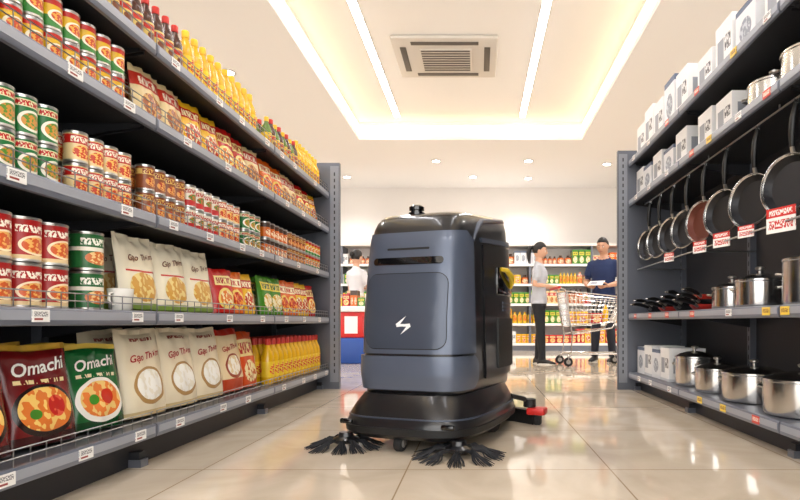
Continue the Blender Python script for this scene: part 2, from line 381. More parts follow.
# ---------------- gondolas
def gondola(side,tiers,joints,y0,y1,top,name,wires=True,xlip=1.30,depth=.48,tagm=('tag_print',)):
    e=empty(name,(side*1.5,(y0+y1)/2,0)); 
    def put(g,n): 
        o=g.obj(n,ang=30); o.parent=e; o.matrix_parent_inverse=Matrix.Translation(-e.location); return o
    S=side; xl=S*xlip; xb=S*(xlip+depth)
    def bx(g,xa,ya,za,xc,yc,zc,m): g.box(min(xa,xc),ya,za,max(xa,xc),yc,zc,m)
    g=Geo(); bx(g,xb,y0,.05,xb+S*.03,y1,top,'back_panel'); put(g,'back_panel')
    g=Geo()
    ys=[y0]+joints+[y1]
    for y in ys:
        bx(g,xb-S*.04,y-.02,0,xb+S*.03,y+.02,top+.02,'steel_shelf')
        z=.1
        while z<top-.05:
            bx(g,xb-S*.042,y-.004,z,xb-S*.039,y+.004,z+.03,'shelf_dark'); z+=.06
        bx(g,xl+S*.05,y-.02,0,xb,y+.02,.06,'shelf_dark')
        bx(g,xl+S*.04,y-.025,0,xl+S*.1,y+.025,.03,'steel_shelf')
    put(g,'upright')
    g=Geo(); t=Geo(); w=Geo()
    rs=random.Random(3)
    for zi,z in enumerate(tiers):
        for a,b2 in zip(ys[:-1],ys[1:]):
            a+=.004;b2-=.004
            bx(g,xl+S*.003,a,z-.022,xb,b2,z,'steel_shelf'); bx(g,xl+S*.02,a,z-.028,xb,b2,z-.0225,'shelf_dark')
            prof=[(0.004,.004),(-.006,.002),(-.010,-.006),(-.010,-.040),(-.006,-.050),(.006,-.052),(.010,-.046),(.010,0)]
            rr=[[ (xl+S*px,y,z+pz) for px,pz in prof] for y in (a,b2)]
            g.loft(rr,'steel_lip')
            bx(g,xl-S*.012,a+.01,z-.034,xl-S*.0102,b2-.01,z-.006,'price_rail')
            y=a+rs.uniform(.05,.2)
            while y<b2-.08:
                bx(t,xl-S*.0155,y,z-.040,xl-S*.0125,y+.065,z-.004,rs.choice(tagm)); y+=rs.uniform(.25,.5)
            for yy in(a+.01,b2-.01):
                if zi>0: 
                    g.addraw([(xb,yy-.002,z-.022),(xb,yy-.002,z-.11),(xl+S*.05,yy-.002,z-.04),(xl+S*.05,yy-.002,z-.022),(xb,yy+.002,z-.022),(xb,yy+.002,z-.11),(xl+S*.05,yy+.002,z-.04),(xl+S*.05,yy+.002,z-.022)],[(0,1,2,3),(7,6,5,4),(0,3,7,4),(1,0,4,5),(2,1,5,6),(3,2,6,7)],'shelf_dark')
            if wires:
                xx=xl-S*.002
                for dz in(.028,.052):
                    w.tube([(xx,a+.01,z+dz),(xx,b2-.01,z+dz)],.0022,'wire_steel',5)
                y=a+.01
                while y<b2:
                    w.tube([(xx,y,z),(xx,y,z+.052)],.0018,'wire_steel',5); y+=.06
    bx(g,xl+S*.09,y0,0,xl+S*.11,y1,tiers[0]-.02,'shelf_dark')
    bx(g,S*(xlip-.10),y1+.004,0.0,xb+S*.03,y1+.045,top+.03,'steel_shelf')
    bx(g,S*(xlip-.092),y1-.001,.06,xl-S*.02,y1+.003,top-.0,'steel_end')
    z=.14
    while z<top-.05: # slot perforations on the end frame
        bx(g,S*(xlip-.062),y1-.0025,z,S*(xlip-.052),y1-.0012,z+.03,'shelf_dark'); z+=.055
    put(g,'shelf_boards'); put(t,'price_tags')
    if wires: put(w,'wire_fence')
    return e
LT=[.17,.62,1.01,1.40,1.70]
gondola(-1,LT,[.95,2.25,3.55],.3,4.85,1.93,'supermarket_shelving')
RT=[.15,.65,1.62,1.96]
gondola(1,RT,[1.2,2.4,3.6],.3,4.8,2.02,'supermarket_shelving',wires=False,tagm=('tag_print','tag_yellow','tag_print','tag_red'))
XF=-1.34
ROT=math.pi/2
def run(g,tmps,y0,y1,sp,z,stack=1,h=.108,rows=2,rd=.08,x=XF,jit=.0,rot=ROT,rj=.1,rx=0,pick='block',r=0.04,dirs=-1):
    rs=random.Random(int(y0*100+z*1000)); y=y0+sp/2; i=0
    while y<=y1-sp/2+1e-6:
        for ro in range(rows):
            for s in range(stack):
                t=tmps[i%len(tmps)] if pick=='alt' else rs.choice(tmps)
                g.add(t,(x+dirs*(r+ro*rd)+rs.uniform(-jit,jit),y+rs.uniform(-jit,jit),z+.001+s*h),rot+rs.uniform(-rj,rj),rx=rx)
        y+=sp; i+=1
g=Geo(); run(g,[can('can_gold')],1.2,2.22,.08,1.40,2,rows=3); g.obj('canned_food')
g=Geo(); run(g,[can('can_green',r=.039,h=.125)],1.15,1.86,.084,1.01,2,rows=3,h=.126,r=.042); run(g,[can('can_cream')],1.88,2.23,.08,1.01,2,rows=3,h=.109); g.obj('canned_food')
g=Geo(); run(g,[can('can_brown')],2.28,2.62,.08,1.01,2,rows=3); run(g,[can('can_white')],2.62,2.95,.08,1.01,2,rows=3); run(g,[can('can_cream')],2.95,3.25,.08,1.01,2,rows=3); run(g,[can('can_green')],3.25,3.52,.08,1.01,2,rows=3)
run(g,[can('can_orange')],3.58,4.0,.08,1.01,2,rows=3);run(g,[can('can_brown')],4.0,4.4,.08,1.01,2,rows=3);run(g,[can('can_gold')],4.4,4.82,.08,1.01,2,rows=3)
g.obj('canned_food')
g=Geo(); run(g,[can('can_redbig',r=.054,h=.138,seg=28)],1.2,1.93,.113,.62,2,rows=2,h=.139,rd=.115,r=.057); run(g,[can('can_greenbig',r=.054,h=.138,seg=28)],1.94,2.06,.113,.62,2,rows=2,h=.139,rd=.115,r=.057); g.obj('canned_food')
g=Geo(); g.lathe([(.03,0),(.038,.01),(.045,.085),(.043,.086),(.036,.012),(.005,.01)],24,'cup_white'); g.tube([(0,-.042,.07),(0,-.065,.065),(0,-.068,.04),(0,-.055,.025),(0,-.04,.025)],.005,'cup_white',8); g.obj('porcelain_cup',loc=(-1.36,2.13,.621))
mat('ink_red',(176,24,20),.4); mat('ink_white',(245,243,236),.4); mat('ink_brown',(120,62,30),.4)
rb=[bag(.235,.31,.09,'rice_bag_blank',s,[('Gạo Thơm',.5,.70,.036,'ink_brown')],n=16) for s in(1,2)]
g=Geo()
for i,y in enumerate((2.33,2.58,2.83)): g.add(rb[i%2],(-1.41,y,.629),ROT-.06,rx=-.12); g.add(rb[(i+1)%2],(-1.56,y+.03,.629),ROT-.06,rx=-.1)
g.obj('rice_bags')
sn=[bag(.16,.22,.07,m,i) for i,m in enumerate(('snack_orange','snack_green','snack_red','snack_yellow','snack_cream'))]
g=Geo(); 
def bags(g,seq,y0,y1,sp,z,x=-1.39,tilt=-.12,yawj=.12,yaw=-.15,rows=2,sc=1.0,grp=2):
    rs=random.Random(int(z*77+y0*10)); y=y0;i=0
    while y<y1:
        for r in range(rows): g.add(seq[(i//grp)%len(seq)],(x-r*.10,y+rs.uniform(-.01,.01),z+.008),ROT+yaw+rs.uniform(-yawj,yawj),rx=tilt,scale=sc)
        y+=sp;i+=1
bags(g,[sn[2],sn[0],sn[3]],3.05,3.5,.155,.62,sc=1.1,grp=1); bags(g,[sn[1],sn[0],sn[3],sn[2]],3.66,4.78,.16,.62,sc=1.15); g.obj('snack_packets')
g=Geo(); bags(g,[sn[4],sn[3],sn[2],sn[4]],2.36,3.5,.175,1.40,sc=(1.12,1.12,1.05)); bags(g,[sn[0],sn[4],sn[2],sn[3]],3.66,4.78,.17,1.40,sc=(1.1,1.1,1.05)); g.obj('snack_packets')
nr=bag(.26,.33,.11,'noodle_red',11,[('Omachi',.5,.76,.060,'ink_white')],n=20); ng=bag(.25,.32,.10,'noodle_green',12,[('Omachi',.5,.76,.056,'ink_white')],n=20)
g=Geo()
for y in(1.29,1.56,1.83): g.add(nr,(-1.43,y,.180),ROT-.2,rx=-.16); g.add(nr,(-1.60,y,.180),ROT-.2,rx=-.1)
g.add(ng,(-1.43,2.10,.180),ROT-.2,rx=-.16); g.add(ng,(-1.60,2.10,.180),ROT-.2,rx=-.1)
g.obj('noodle_packets')
ra=[bag(.27,.37,.11,'rice_bag',s,[('Gạo Thơm',.5,.68,.042,'ink_red')],n=18) for s in(3,4)]; rr=bag(.26,.36,.11,'rice_bag_red',5,[('Gạo Thơm',.5,.70,.040,'ink_red')]); ro=bag(.22,.34,.10,'rice_bag_orange',6)
g=Geo()
for i,(y,t) in enumerate(((2.40,ra[0]),(2.68,ra[1]),(2.96,ra[0]),(3.23,rr),(3.46,ro))):
    g.add(t,(-1.43,y,.181),ROT-.08,rx=-.12); g.add(t,(-1.59,y+.01,.181),ROT-.08,rx=-.1)
g.obj('rice_bags')
oil=bottle('oil','cap_red','label_oil',.042,.30); oil2=bottle('oil','cap_yellow','label_oil',.038,.25)
g=Geo(); run(g,[oil],3.64,4.82,.09,.17,1,rows=4,rd=.09,r=.045); g.obj('cooking_oil_bottles')
sa=bottle('sauce','cap_red','label_sauce',.033,.22); sg=bottle('sauce_green','cap_yellow','label_oil',.033,.21)
g=Geo(); run(g,[sa],1.3,2.6,.075,1.70,1,rows=3,rd=.075,r=.035); run(g,[oil2],2.6,3.5,.082,1.70,1,rows=3,rd=.08,r=.04); run(g,[sg,sa],3.6,4.2,.075,1.70,1,rows=3,rd=.075,r=.035,pick='alt'); run(g,[oil2],4.2,4.8,.082,1.70,1,rows=3,rd=.08,r=.04); g.obj('sauce_bottles')

# ---------------- right shelf goods
def P(name,t,x,y,z,rot=0): 
    g=Geo(); g.add(t,rot=rot); return g.obj(name,loc=(x,y,z))
R0=-1.0
P('stock_pot',pot(.145,.20),1.50,2.46,.651,R0); P('stock_pot',pot(.12,.14),1.47,2.92,.651,R0); P('stock_pot',pot(.11,.12),1.47,3.24,.651,R0); P('stock_pot',pot(.135,.20),1.50,2.04,.651,R0)
g=Geo()
for i,(y,o_,k) in enumerate(((3.56,'pan_red',3),(3.86,'pan_black',3),(4.18,'pan_red',2),(4.5,'pan_black',2))):
    for j in range(k): g.add(fry(.13,o_ if j%2==0 else 'pan_black','pan_inner',.04),(1.48,y,.651+j*.030),math.pi+.5+j*.1)
g.obj('stacked_frying_pans')
P('stock_pot',pot(.17,.16),1.52,2.10,.151,R0); P('stock_pot',pot(.17,.16),1.50,2.58,.151,R0); P('stock_pot',pot(.165,.15),1.50,3.04,.151,R0); P('stock_pot',pot(.13,.14),1.47,3.44,.151,R0); P('stock_pot',pot(.125,.19),1.47,3.80,.151,R0)
g=Geo()
for y,h in((4.08,.24),(4.28,.22),(4.48,.24),(4.68,.22)): g.box(1.36,y-.095,.152,1.62,y+.095,.152+h,'box_white' if h!=.22 else 'box_blue')
g.obj('cookware_boxes')
g=Geo()
for y,h,m in((3.10,.2,'box_white'),(3.36,.22,'box_white'),(3.75,.24,'box_white'),(4.0,.2,'box_blue'),(4.25,.24,'box_white'),(4.5,.22,'box_blue'),(4.7,.24,'box_white')): g.box(1.36,y-.1,1.622,1.62,y+.1,1.622+h,m)
g.obj('cookware_boxes')
g=Geo()
for y,h,m in((1.9,.24,'box_blue'),(2.2,.22,'box_white'),(2.55,.25,'box_white'),(2.85,.24,'box_blue'),(3.1,.28,'box_white'),(3.36,.22,'box_white'),(3.74,.30,'box_white'),(3.98,.34,'box_blue'),(4.22,.28,'box_white'),(4.46,.32,'box_white'),(4.68,.26,'box_white')): g.box(1.36,y-.105,1.962,1.64,y+.105,1.962+h,m)
g.obj('cookware_boxes')
P('stock_pot',pot(.12,.14,),1.48,2.80,1.621,R0); P('stock_pot',pot(.125,.15),1.48,2.48,1.621,R0); P('stock_pot',pot(.12,.14),1.48,2.12,1.621,R0)
pe=Geo(); pe.tube([(1.40,1.8,1.565),(1.40,4.7,1.565)],.005,'wire_steel',8)
for y in(1.8,2.6,3.4,4.2,4.7): pe.tube([(1.40,y,1.565),(1.40,y,1.590)],.004,'wire_steel',6)
pe.obj('pan_hanging_rail')
pl=[(2.12,.14,'pan_black','pan_inner'),(2.46,.14,'pan_black','pan_inner'),(2.80,.14,'pan_black','pan_inner'),(3.14,.135,'pan_black','pan_inner'),(3.44,.13,'pan_black','pan_copper'),(3.72,.13,'pan_copper','pan_inner'),(4.0,.13,'pan_black','pan_inner'),(4.28,.13,'pan_black','pan_inner'),(4.54,.125,'pan_black','pan_inner')]
for y,r,o_,i_ in pl:
    g=Geo(); t=fry(r,o_,i_,.045,.21)
    ax=Vector((-.93,-.37,.06)).normalized(); hx=Vector((-.0,-.16,1)); hx=(hx-ax*hx.dot(ax)).normalized(); yy=ax.cross(hx)
    M=Matrix(((hx.x,yy.x,ax.x,0),(hx.y,yy.y,ax.y,0),(hx.z,yy.z,ax.z,0),(0,0,0,1)))
    g.addM(t,M); L_=r+.21+.016
    hook=Vector((1.40,y,1.560)); c=hook-hx*L_-ax*.069
    g.obj('frying_pan',loc=c)
g=Geo(); g.tube([(1.34,1.8,1.02),(1.34,4.7,1.02)],.005,'wire_steel',8)
for y in(1.81,3.5,4.69): g.tube([(1.34,y,1.02),(1.735,y,1.02)],.005,'wire_steel',8)
for y,w,h in((2.46,.15,.11),(2.78,.10,.06),(3.06,.12,.08),(3.36,.11,.07),(2.1,.12,.1),(3.9,.1,.06)):
    g.add(Geo().box(-w/2,-.002,-h/2,w/2,.002,h/2,'sign_red'),(1.330,y,1.03),-ROT+.35)
g.obj('price_sign_rail')

# ---------------- background shelving
pal=['snack_orange','snack_green','snack_red','snack_yellow','snack_cream','can_white','box_white','can_orange','label_oil','box_blue','can_cream']
def backshelf(x0,x1,y,name,face=-1,tiers=(.15,.55,.95,1.35,1.75),top=2.12,dens=1,seed=1):
    e=empty(name,((x0+x1)/2,y,0)); g=Geo()
    g.box(x0,y+.44,0,x1,y+.47,top,'wall_paint')
    x=x0
    while x<=x1+.01: g.box(x-.02,y+.0,0,x+.02,y+.44,top,'steel_shelf'); x+=1.25
    for z in tiers:
        g.box(x0,y+.01,z-.03,x1,y+.44,z,'price_rail'); g.box(x0,y-.005,z-.045,x1,y+.01,z+.004,'tag_white')
    g.box(x0,y,top,x1,y+.46,top+.05,'wall_paint'); g.box(x0,y+.03,0,x1,y+.05,.12,'steel_shelf')
    o=g.obj('rack',smooth=False); o.parent=e; o.matrix_parent_inverse=Matrix.Translation(-e.location)
    rs=random.Random(seed); g=Geo()
    for z in tiers:
        x=x0+.03
        while x<x1-.15:
            m=rs.choice(pal); w=rs.uniform(.07,.16); h=rs.uniform(.16,.3); k=rs.randint(2,5)
            for i in range(k):
                if x+w>x1-.03: break
                if m in('label_oil','can_orange','can_white','can_cream'):
                    g.lathe([(w/2*.9,0),(w/2*.9,h*.7),(w*.2,h*.85),(w*.2,h)],10,m,c=(x+w/2,y+.1,z+.001),uvrange=(0,h))
                else: g.box(x,y+.03,z+.001,x+w*.92,y+.3,z+h,m)
                x+=w
    o=g.obj('groceries',smooth=False); o.parent=e; o.matrix_parent_inverse=Matrix.Translation(-e.location)
backshelf(-6.5,-.3,11.3,'grocery_display_shelf',seed=2)
backshelf(-.2,6.5,11.3,'grocery_display_shelf',seed=5)
mat('promo_red',(206,30,26),.4); mat('promo_blue',(30,74,156),.4); mat('promo_white',(238,238,240),.4)
g=Geo(); g.bbox(-2.7,7.75,0,-1.15,8.35,.36,'promo_blue',.02); g.bbox(-2.68,7.77,.36,-1.17,8.33,.72,'promo_red',.02); g.bbox(-2.72,7.73,.72,-1.13,8.37,.80,'promo_white',.02)
for i in range(14):
    x=-2.62+i*.105; g.box(x,7.8,.80,x+.095,8.0,.80+.12+.05*((i*7)%3),pal[(i*5)%len(pal)]); g.box(x,8.05,.80,x+.095,8.25,.95+.04*((i*5)%3),('box_white','snack_cream')[i%2])
for i in range(6): g.box(-2.6+i*.25,7.76,.42,-2.42+i*.25,7.768,.66,'promo_white' if i%2 else 'snack_red')
g.obj('promotional_display_counter')

# ---------------- robot
rob=empty('floor_cleaning_robot',(-.198,2.92,0),math.radians(-20)); rob.scale=(1.045,1.045,1.0)
def rp(g,n,ang=35): return g.obj(n,parent=rob,ang=ang)
BZ=[.20,.25,.34,.60,.85,.96,1.02,1.055,1.078,1.092,1.098,1.10]
BW=[.225,.250,.258,.256,.249,.245,.240,.230,.214,.185,.13,.04]
B0=[-.34,-.372,-.385,-.378,-.350,-.334,-.318,-.300,-.275,-.235,-.15,-.04]
B1=[.44,.46,.47,.47,.465,.46,.455,.445,.43,.40,.33,.16]
def sm(x,xs,ys): return float(np.interp(x,xs,ys))
def bodyP(a,z,off=0,n=5.5):
    hw=sm(z,BZ,BW);y0=sm(z,BZ,B0);y1=sm(z,BZ,B1); yc=(y0+y1)/2;hd=(y1-y0)/2
    hw+=off;hd+=off; th=math.radians(a-90); c,s=math.cos(th),math.sin(th)
    x=hw*math.copysign(abs(c)**(2/n),c); y=yc+hd*math.copysign(abs(s)**(2/n),s)
    k=max(0,min(1,(z-.80)/.25)); zz=z+.12*k*(y+.30)
    return (x,y,zz)
def x2a(x,z,n=5.5):
    hw=sm(z,BZ,BW); r=min(1,abs(x)/hw); return math.copysign(math.degrees(math.asin(r**(n/2))),x)
zs=sorted(set(BZ+[.23,.30,.45,.72,.9,.98,1.03,1.066,1.085]))
def ringang():
    out=[]
    for q in range(4):
        for k in range(24):
            e=k/24
            if e<.5: v=.5*(2*e)**2.2
            else: v=1-.5*(2*(1-e))**2.2
            out.append(q*90+90*v)
    return out
RA=ringang()
g=Geo(); g.loft([[bodyP(a,z) for a in RA] for z in zs],'black_plastic'); rp(g,'body_shell',40)
def plate(rows,off,m,n=44,back=-.004,xm=False):
    g=Geo()
    def arow(z,a,b,o):
        r=[]
        for i in range(n+1):
            t=i/n; aa=x2a(a+(b-a)*t,z) if xm else a+(b-a)*t
            r.append(bodyP(aa,z,o))
        return r
    rows2=[(rows[0][0],rows[0][1],rows[0][2],back)]+[(r[0],r[1],r[2],off) for r in rows]+[(rows[-1][0],rows[-1][1],rows[-1][2],back)]
    rings=[]
    for z,a,b,o in rows2:
        core=arow(z,a,b,o); aa=x2a(a,z) if xm else a; bb=x2a(b,z) if xm else b
        rings.append([bodyP(aa,z,back)]+core+[bodyP(bb,z,back)])
    g.loft(rings,m,caps=False,closed=False); return g
def rows(z0,z1,f,k=16): return [(z0+(z1-z0)*i/k,)+f(i/k) for i in range(k+1)]
def rr_(z0,z1,xa,xb,r,k=20):
    out=[]
    for i in range(k+1):
        t=i/k; t=.5-.5*math.cos(math.pi*t); z=z0+(z1-z0)*t
        d=min(z-z0,z1-z); ins=0
        if d<r: ins=r-math.sqrt(max(0,r*r-(r-d)**2))
        out.append((z,xa+ins,xb-ins))
    return out
def ff(t):
    a=80-5*t
    if t>.9: a-= 14*((t-.9)/.1)**2
    return (-a,a)
rp(plate(rows(.435,1.0,ff,24),.006,'slate_plastic',n=70),'front_cover')
rp(plate(rows(.27,.425,lambda t:(-82+6*abs(2*t-1)**4,82-6*abs(2*t-1)**4),12),.014,'slate_plastic',n=70),'front_lower_cover')
for s in(1,-1):
    pts=[bodyP(s*a,z,.002) for a,z in((76,.96),(80,1.0),(84,1.03),(88,1.052),(96,1.066),(110,1.07),(135,1.066),(150,1.05))]
    g=Geo(); g.tube(pts,[.006,.010,.013,.014,.014,.013,.012,.008],'slate_plastic',10); rp(g,'top_frame_%d'%(1 if s>0 else 2))
rp(plate(rr_(.455,.805,-.190,.190,.05),.0085,'seam_dark',xm=True),'hatch_seam')
rp(plate(rr_(.459,.801,-.186,.186,.047),.0125,'slate_dark',xm=True),'front_hatch')
rp(plate(rr_(.845,.880,-.165,.165,.016),.0085,'black_gloss',xm=True),'sensor_window')
rp(plate(rr_(.915,.925,-.10,.10,.004),.0075,'seam_dark',xm=True),'upper_groove')
g=Geo()
def poly(pts,off):
    g.addraw([bodyP(x2a(x,z),z,off) for x,z in pts],[tuple(range(len(pts)))],'white_plastic')
lz=.565
poly([(.012,lz+.042),(-.034,lz+.006),(-.030,lz-.008),(.004,lz-.004),(.004,lz+.006),(-.014,lz+.006)],.0145)
poly([(-.012,lz-.042),(.034,lz-.006),(.030,lz+.008),(-.002,lz+.005),(-.002,lz-.006),(.014,lz-.006)],.0150)
rp(g,'emblem')
for s in(1,-1):
    def mk(a0,a1,b0,b1):
        return lambda t:((a0+(a1-a0)*t),(b0+(b1-b0)*t)) if s>0 else (-(b0+(b1-b0)*t),-(a0+(a1-a0)*t))
    k='%d'%(1 if s>0 else 2)
    rp(plate(rows(.30,.945,mk(89,87,152,146),20),.010,'black_plastic',n=50),'side_cover_'+k)
    rp(plate(rows(.34,.60,mk(90.2,90.2,140,140),10),.018,'black_matte',n=50),'side_hatch_'+k)
    for zz in(.64,.66,.68): rp(plate(rows(zz,zz+.008,mk(93,93,130,130),2),.013,'slate_dark',n=50),'side_vent')
    rp(plate(rows(.955,.975,mk(86,85,140,140),4),.012,'slate_plastic',n=50),'side_trim_'+k)
    g=Geo(); x=s*.262
    g.bbox(x-.012,.10,.72,x+.012,.34,.87,'black_gloss',.012)
    g.tube([(x+s*.012,.14,.86),(x+s*.03,.18,.855),(x+s*.035,.24,.83),(x+s*.025,.29,.795),(x+s*.012,.31,.77)],[.010,.014,.015,.013,.009],'yellow_plastic',10)
    rp(g,'release_handle_'+k)
g=Geo(); g.loft([[bodyP(a,z,o) for a in RA] for z,o in((1.072,-.004),(1.072,.002),(1.080,.003),(1.088,.003),(1.094,.004),(1.099,.006),(1.103,.0))],'black_gloss'); rp(g,'top_lid')
g=Geo(); g.lathe([(.036,-.02),(.038,.016),(.028,.018),(.028,.026),(.036,.028),(.036,.044),(.026,.052),(.005,.054)],28,'black_gloss',c=(-.05,-.16,1.105)); rp(g,'lidar_sensor')
SZ=[.055,.062,.08,.125,.15,.19,.225,.25,.262]
SW=[.285,.305,.320,.325,.318,.300,.278,.262,.22]
S0=[-.43,-.452,-.468,-.47,-.46,-.44,-.42,-.40,-.35]
S1=[.42,.44,.45,.45,.445,.44,.44,.43,.40]
def baseP(a,z,off=0,n=4.2):
    hw=sm(z,SZ,SW)+off;y0=sm(z,SZ,S0);y1=sm(z,SZ,S1);yc=(y0+y1)/2;hd=(y1-y0)/2+off
    th=math.radians(a-90);c,s=math.cos(th),math.sin(th)
    x=hw*math.copysign(abs(c)**(2/n),c); y=yc+hd*math.copysign(abs(s)**(2/n),s)
    x*=1-.05*max(0,min(1,(y+.1)/.5))
    return (x,y,z)
g=Geo(); g.loft([[baseP(a,z) for a in RA] for z in SZ],'black_plastic'); rp(g,'base_skirt')
g=Geo(); g.loft([[baseP(a,z,o) for a in RA] for z,o in((.083,-.002),(.083,.008),(.112,.008),(.112,-.002))],'black_matte',caps=False); rp(g,'bumper_strip')
g=Geo(); g.loft([[baseP(a,z,o) for a in RA] for z,o in((.150,-.002),(.150,.003),(.156,.003),(.156,-.002))],'slate_dark',caps=False); rp(g,'bumper_edge_trim')
g=Geo()
for x in(-.24,.24): g.bbox(x-.03,-.475,.118,x+.03,-.455,.142,'black_gloss',.008)
rp(g,'sonar_sensors')
def wheel(c,r,w,hubm='grey_rubber'):
    g=Geo(); prof=[(r*.5,-w/2),(r*.9,-w/2),(r,-w*.3),(r,w*.3),(r*.9,w/2),(r*.5,w/2)]
    h=Geo(); h.lathe(prof,28,'rubber'); h.lathe([(.005,-w*.55),(r*.5,-w*.52),(r*.55,-w*.3),(r*.55,w*.3),(r*.5,w*.52),(.005,w*.55)],20,hubm)
    g.add(h,c,0,ry=math.pi/2); return g
rp(wheel((0,-.42,.037),.036,.034),'front_caster_wheel')
g=Geo(); g.box(-.024,-.43,.03,-.019,-.41,.09,'stainless_brushed'); g.box(.019,-.43,.03,.024,-.41,.09,'stainless_brushed'); rp(g,'caster_fork')
rp(wheel((.235,.12,.09),.09,.05),'drive_wheel_1'); rp(wheel((-.235,.12,.09),.09,.05),'drive_wheel_2')
def brush(cx,cy,R,seed):
    rs=random.Random(seed); g=Geo(); g.lathe([(.03,.02),(.055,.024),(.06,.04),(.035,.052),(.03,.07)],20,'black_plastic',c=(cx,cy,0))
    for k in range(10):
        a=k/10*2*math.pi+rs.uniform(-.08,.08)
        for j in range(15):
            da=(j-7)*.026+rs.uniform(-.02,.02); rl=R*rs.uniform(.80,1.05)*(1-.10*abs(j-7)/7)
            d0=(math.cos(a+da*.5),math.sin(a+da*.5)); d1=(math.cos(a+da*1.25),math.sin(a+da*1.25))
            g.tube([(cx+.045*d0[0],cy+.045*d0[1],.038),(cx+R*.5*d0[0],cy+R*.5*d0[1],.034+rs.uniform(-.006,.008)),(cx+rl*.8*d1[0],cy+rl*.8*d1[1],.014),(cx+rl*d1[0],cy+rl*d1[1],.003)],[.0042,.0038,.0030,.0014],'bristle',4)
    return g
rp(brush(-.27,-.42,.18,1),'side_brush_1'); rp(brush(.27,-.42,.205,2),'side_brush_2')
g=Geo(); pts=[(-.38,.40,0),(-.25,.47,0),(0,.50,0),(.25,.47,0),(.38,.40,0)]
g.loft([[(x,y-.02,.0),(x,y+.01,.0),(x,y+.02,.08),(x,y-.03,.08)] for x,y,_ in pts],'black_matte'); 
for s in(-1,1):
    a_,b_=sorted((s*.35,s*.45)); g.bbox(a_,.34,.06,b_,.43,.10,'red_plastic',.01)
    a_,b_=sorted((s*.385,s*.42)); g.bbox(a_,.37,.0,b_,.42,.06,'rubber',.008)
    g.lathe([(.03,.10),(.034,.105),(.034,.145),(.02,.15)],18,'black_matte',c=(s*.36,.38,0)); g.tube([(s*.1,.42,.12),(s*.25,.45,.1)],.015,'black_plastic',8)
    g.tube([(s*.28,.30,.17),(s*.335,.35,.15),(s*.36,.38,.12)],.014,'black_plastic',8)
rp(g,'squeegee')

# ---------------- people
def seg_d(p,a,b):
    ab=b-a; t=np.clip(((p-a)@ab)/(ab@ab),0,1); return np.linalg.norm(p-(a+t[:,None]*ab),axis=1),t
def hand(g,w,d,n,side,curl,skin,S=1):
    d=Vector(d).normalized(); n=Vector(n); n=(n-d*n.dot(d)).normalized(); s=d.cross(n)*side
    w=Vector(w)
    def pt(a,b,c): return w+(d*a+s*b+n*c)*S
    R=[]
    for a,hw,ht in((-.015,.021,.018),(.01,.026,.016),(.04,.037,.014),(.075,.040,.013),(.092,.036,.010)):
        R.append([pt(a,hw*math.cos(k*math.pi/6),ht*math.sin(k*math.pi/6)) for k in range(12)])
    g.loft(R,skin)
    for i,(b,L_) in enumerate(((-.030,.068),(-.010,.078),(.011,.072),(.030,.056))):
        a=.085;c=0;an=curl*.3;pts=[pt(a,b,c)]
        for k,fr in enumerate((.42,.32,.26)):
            an+=curl*(.5,.6,.4)[k]; a+=L_*fr*math.cos(an); c+=L_*fr*math.sin(an); pts.append(pt(a,b*(1+.05*k),c))
        g.tube(pts,[.0098*S,.0092*S,.0084*S,.0062*S],skin,8)
    g.tube([pt(.02,-.028,.004),pt(.042,-.050,.012),pt(.068,-.058,.022+.01*curl),pt(.088,-.054,.034+.012*curl)],[.013*S,.012*S,.010*S,.007*S],skin,8)
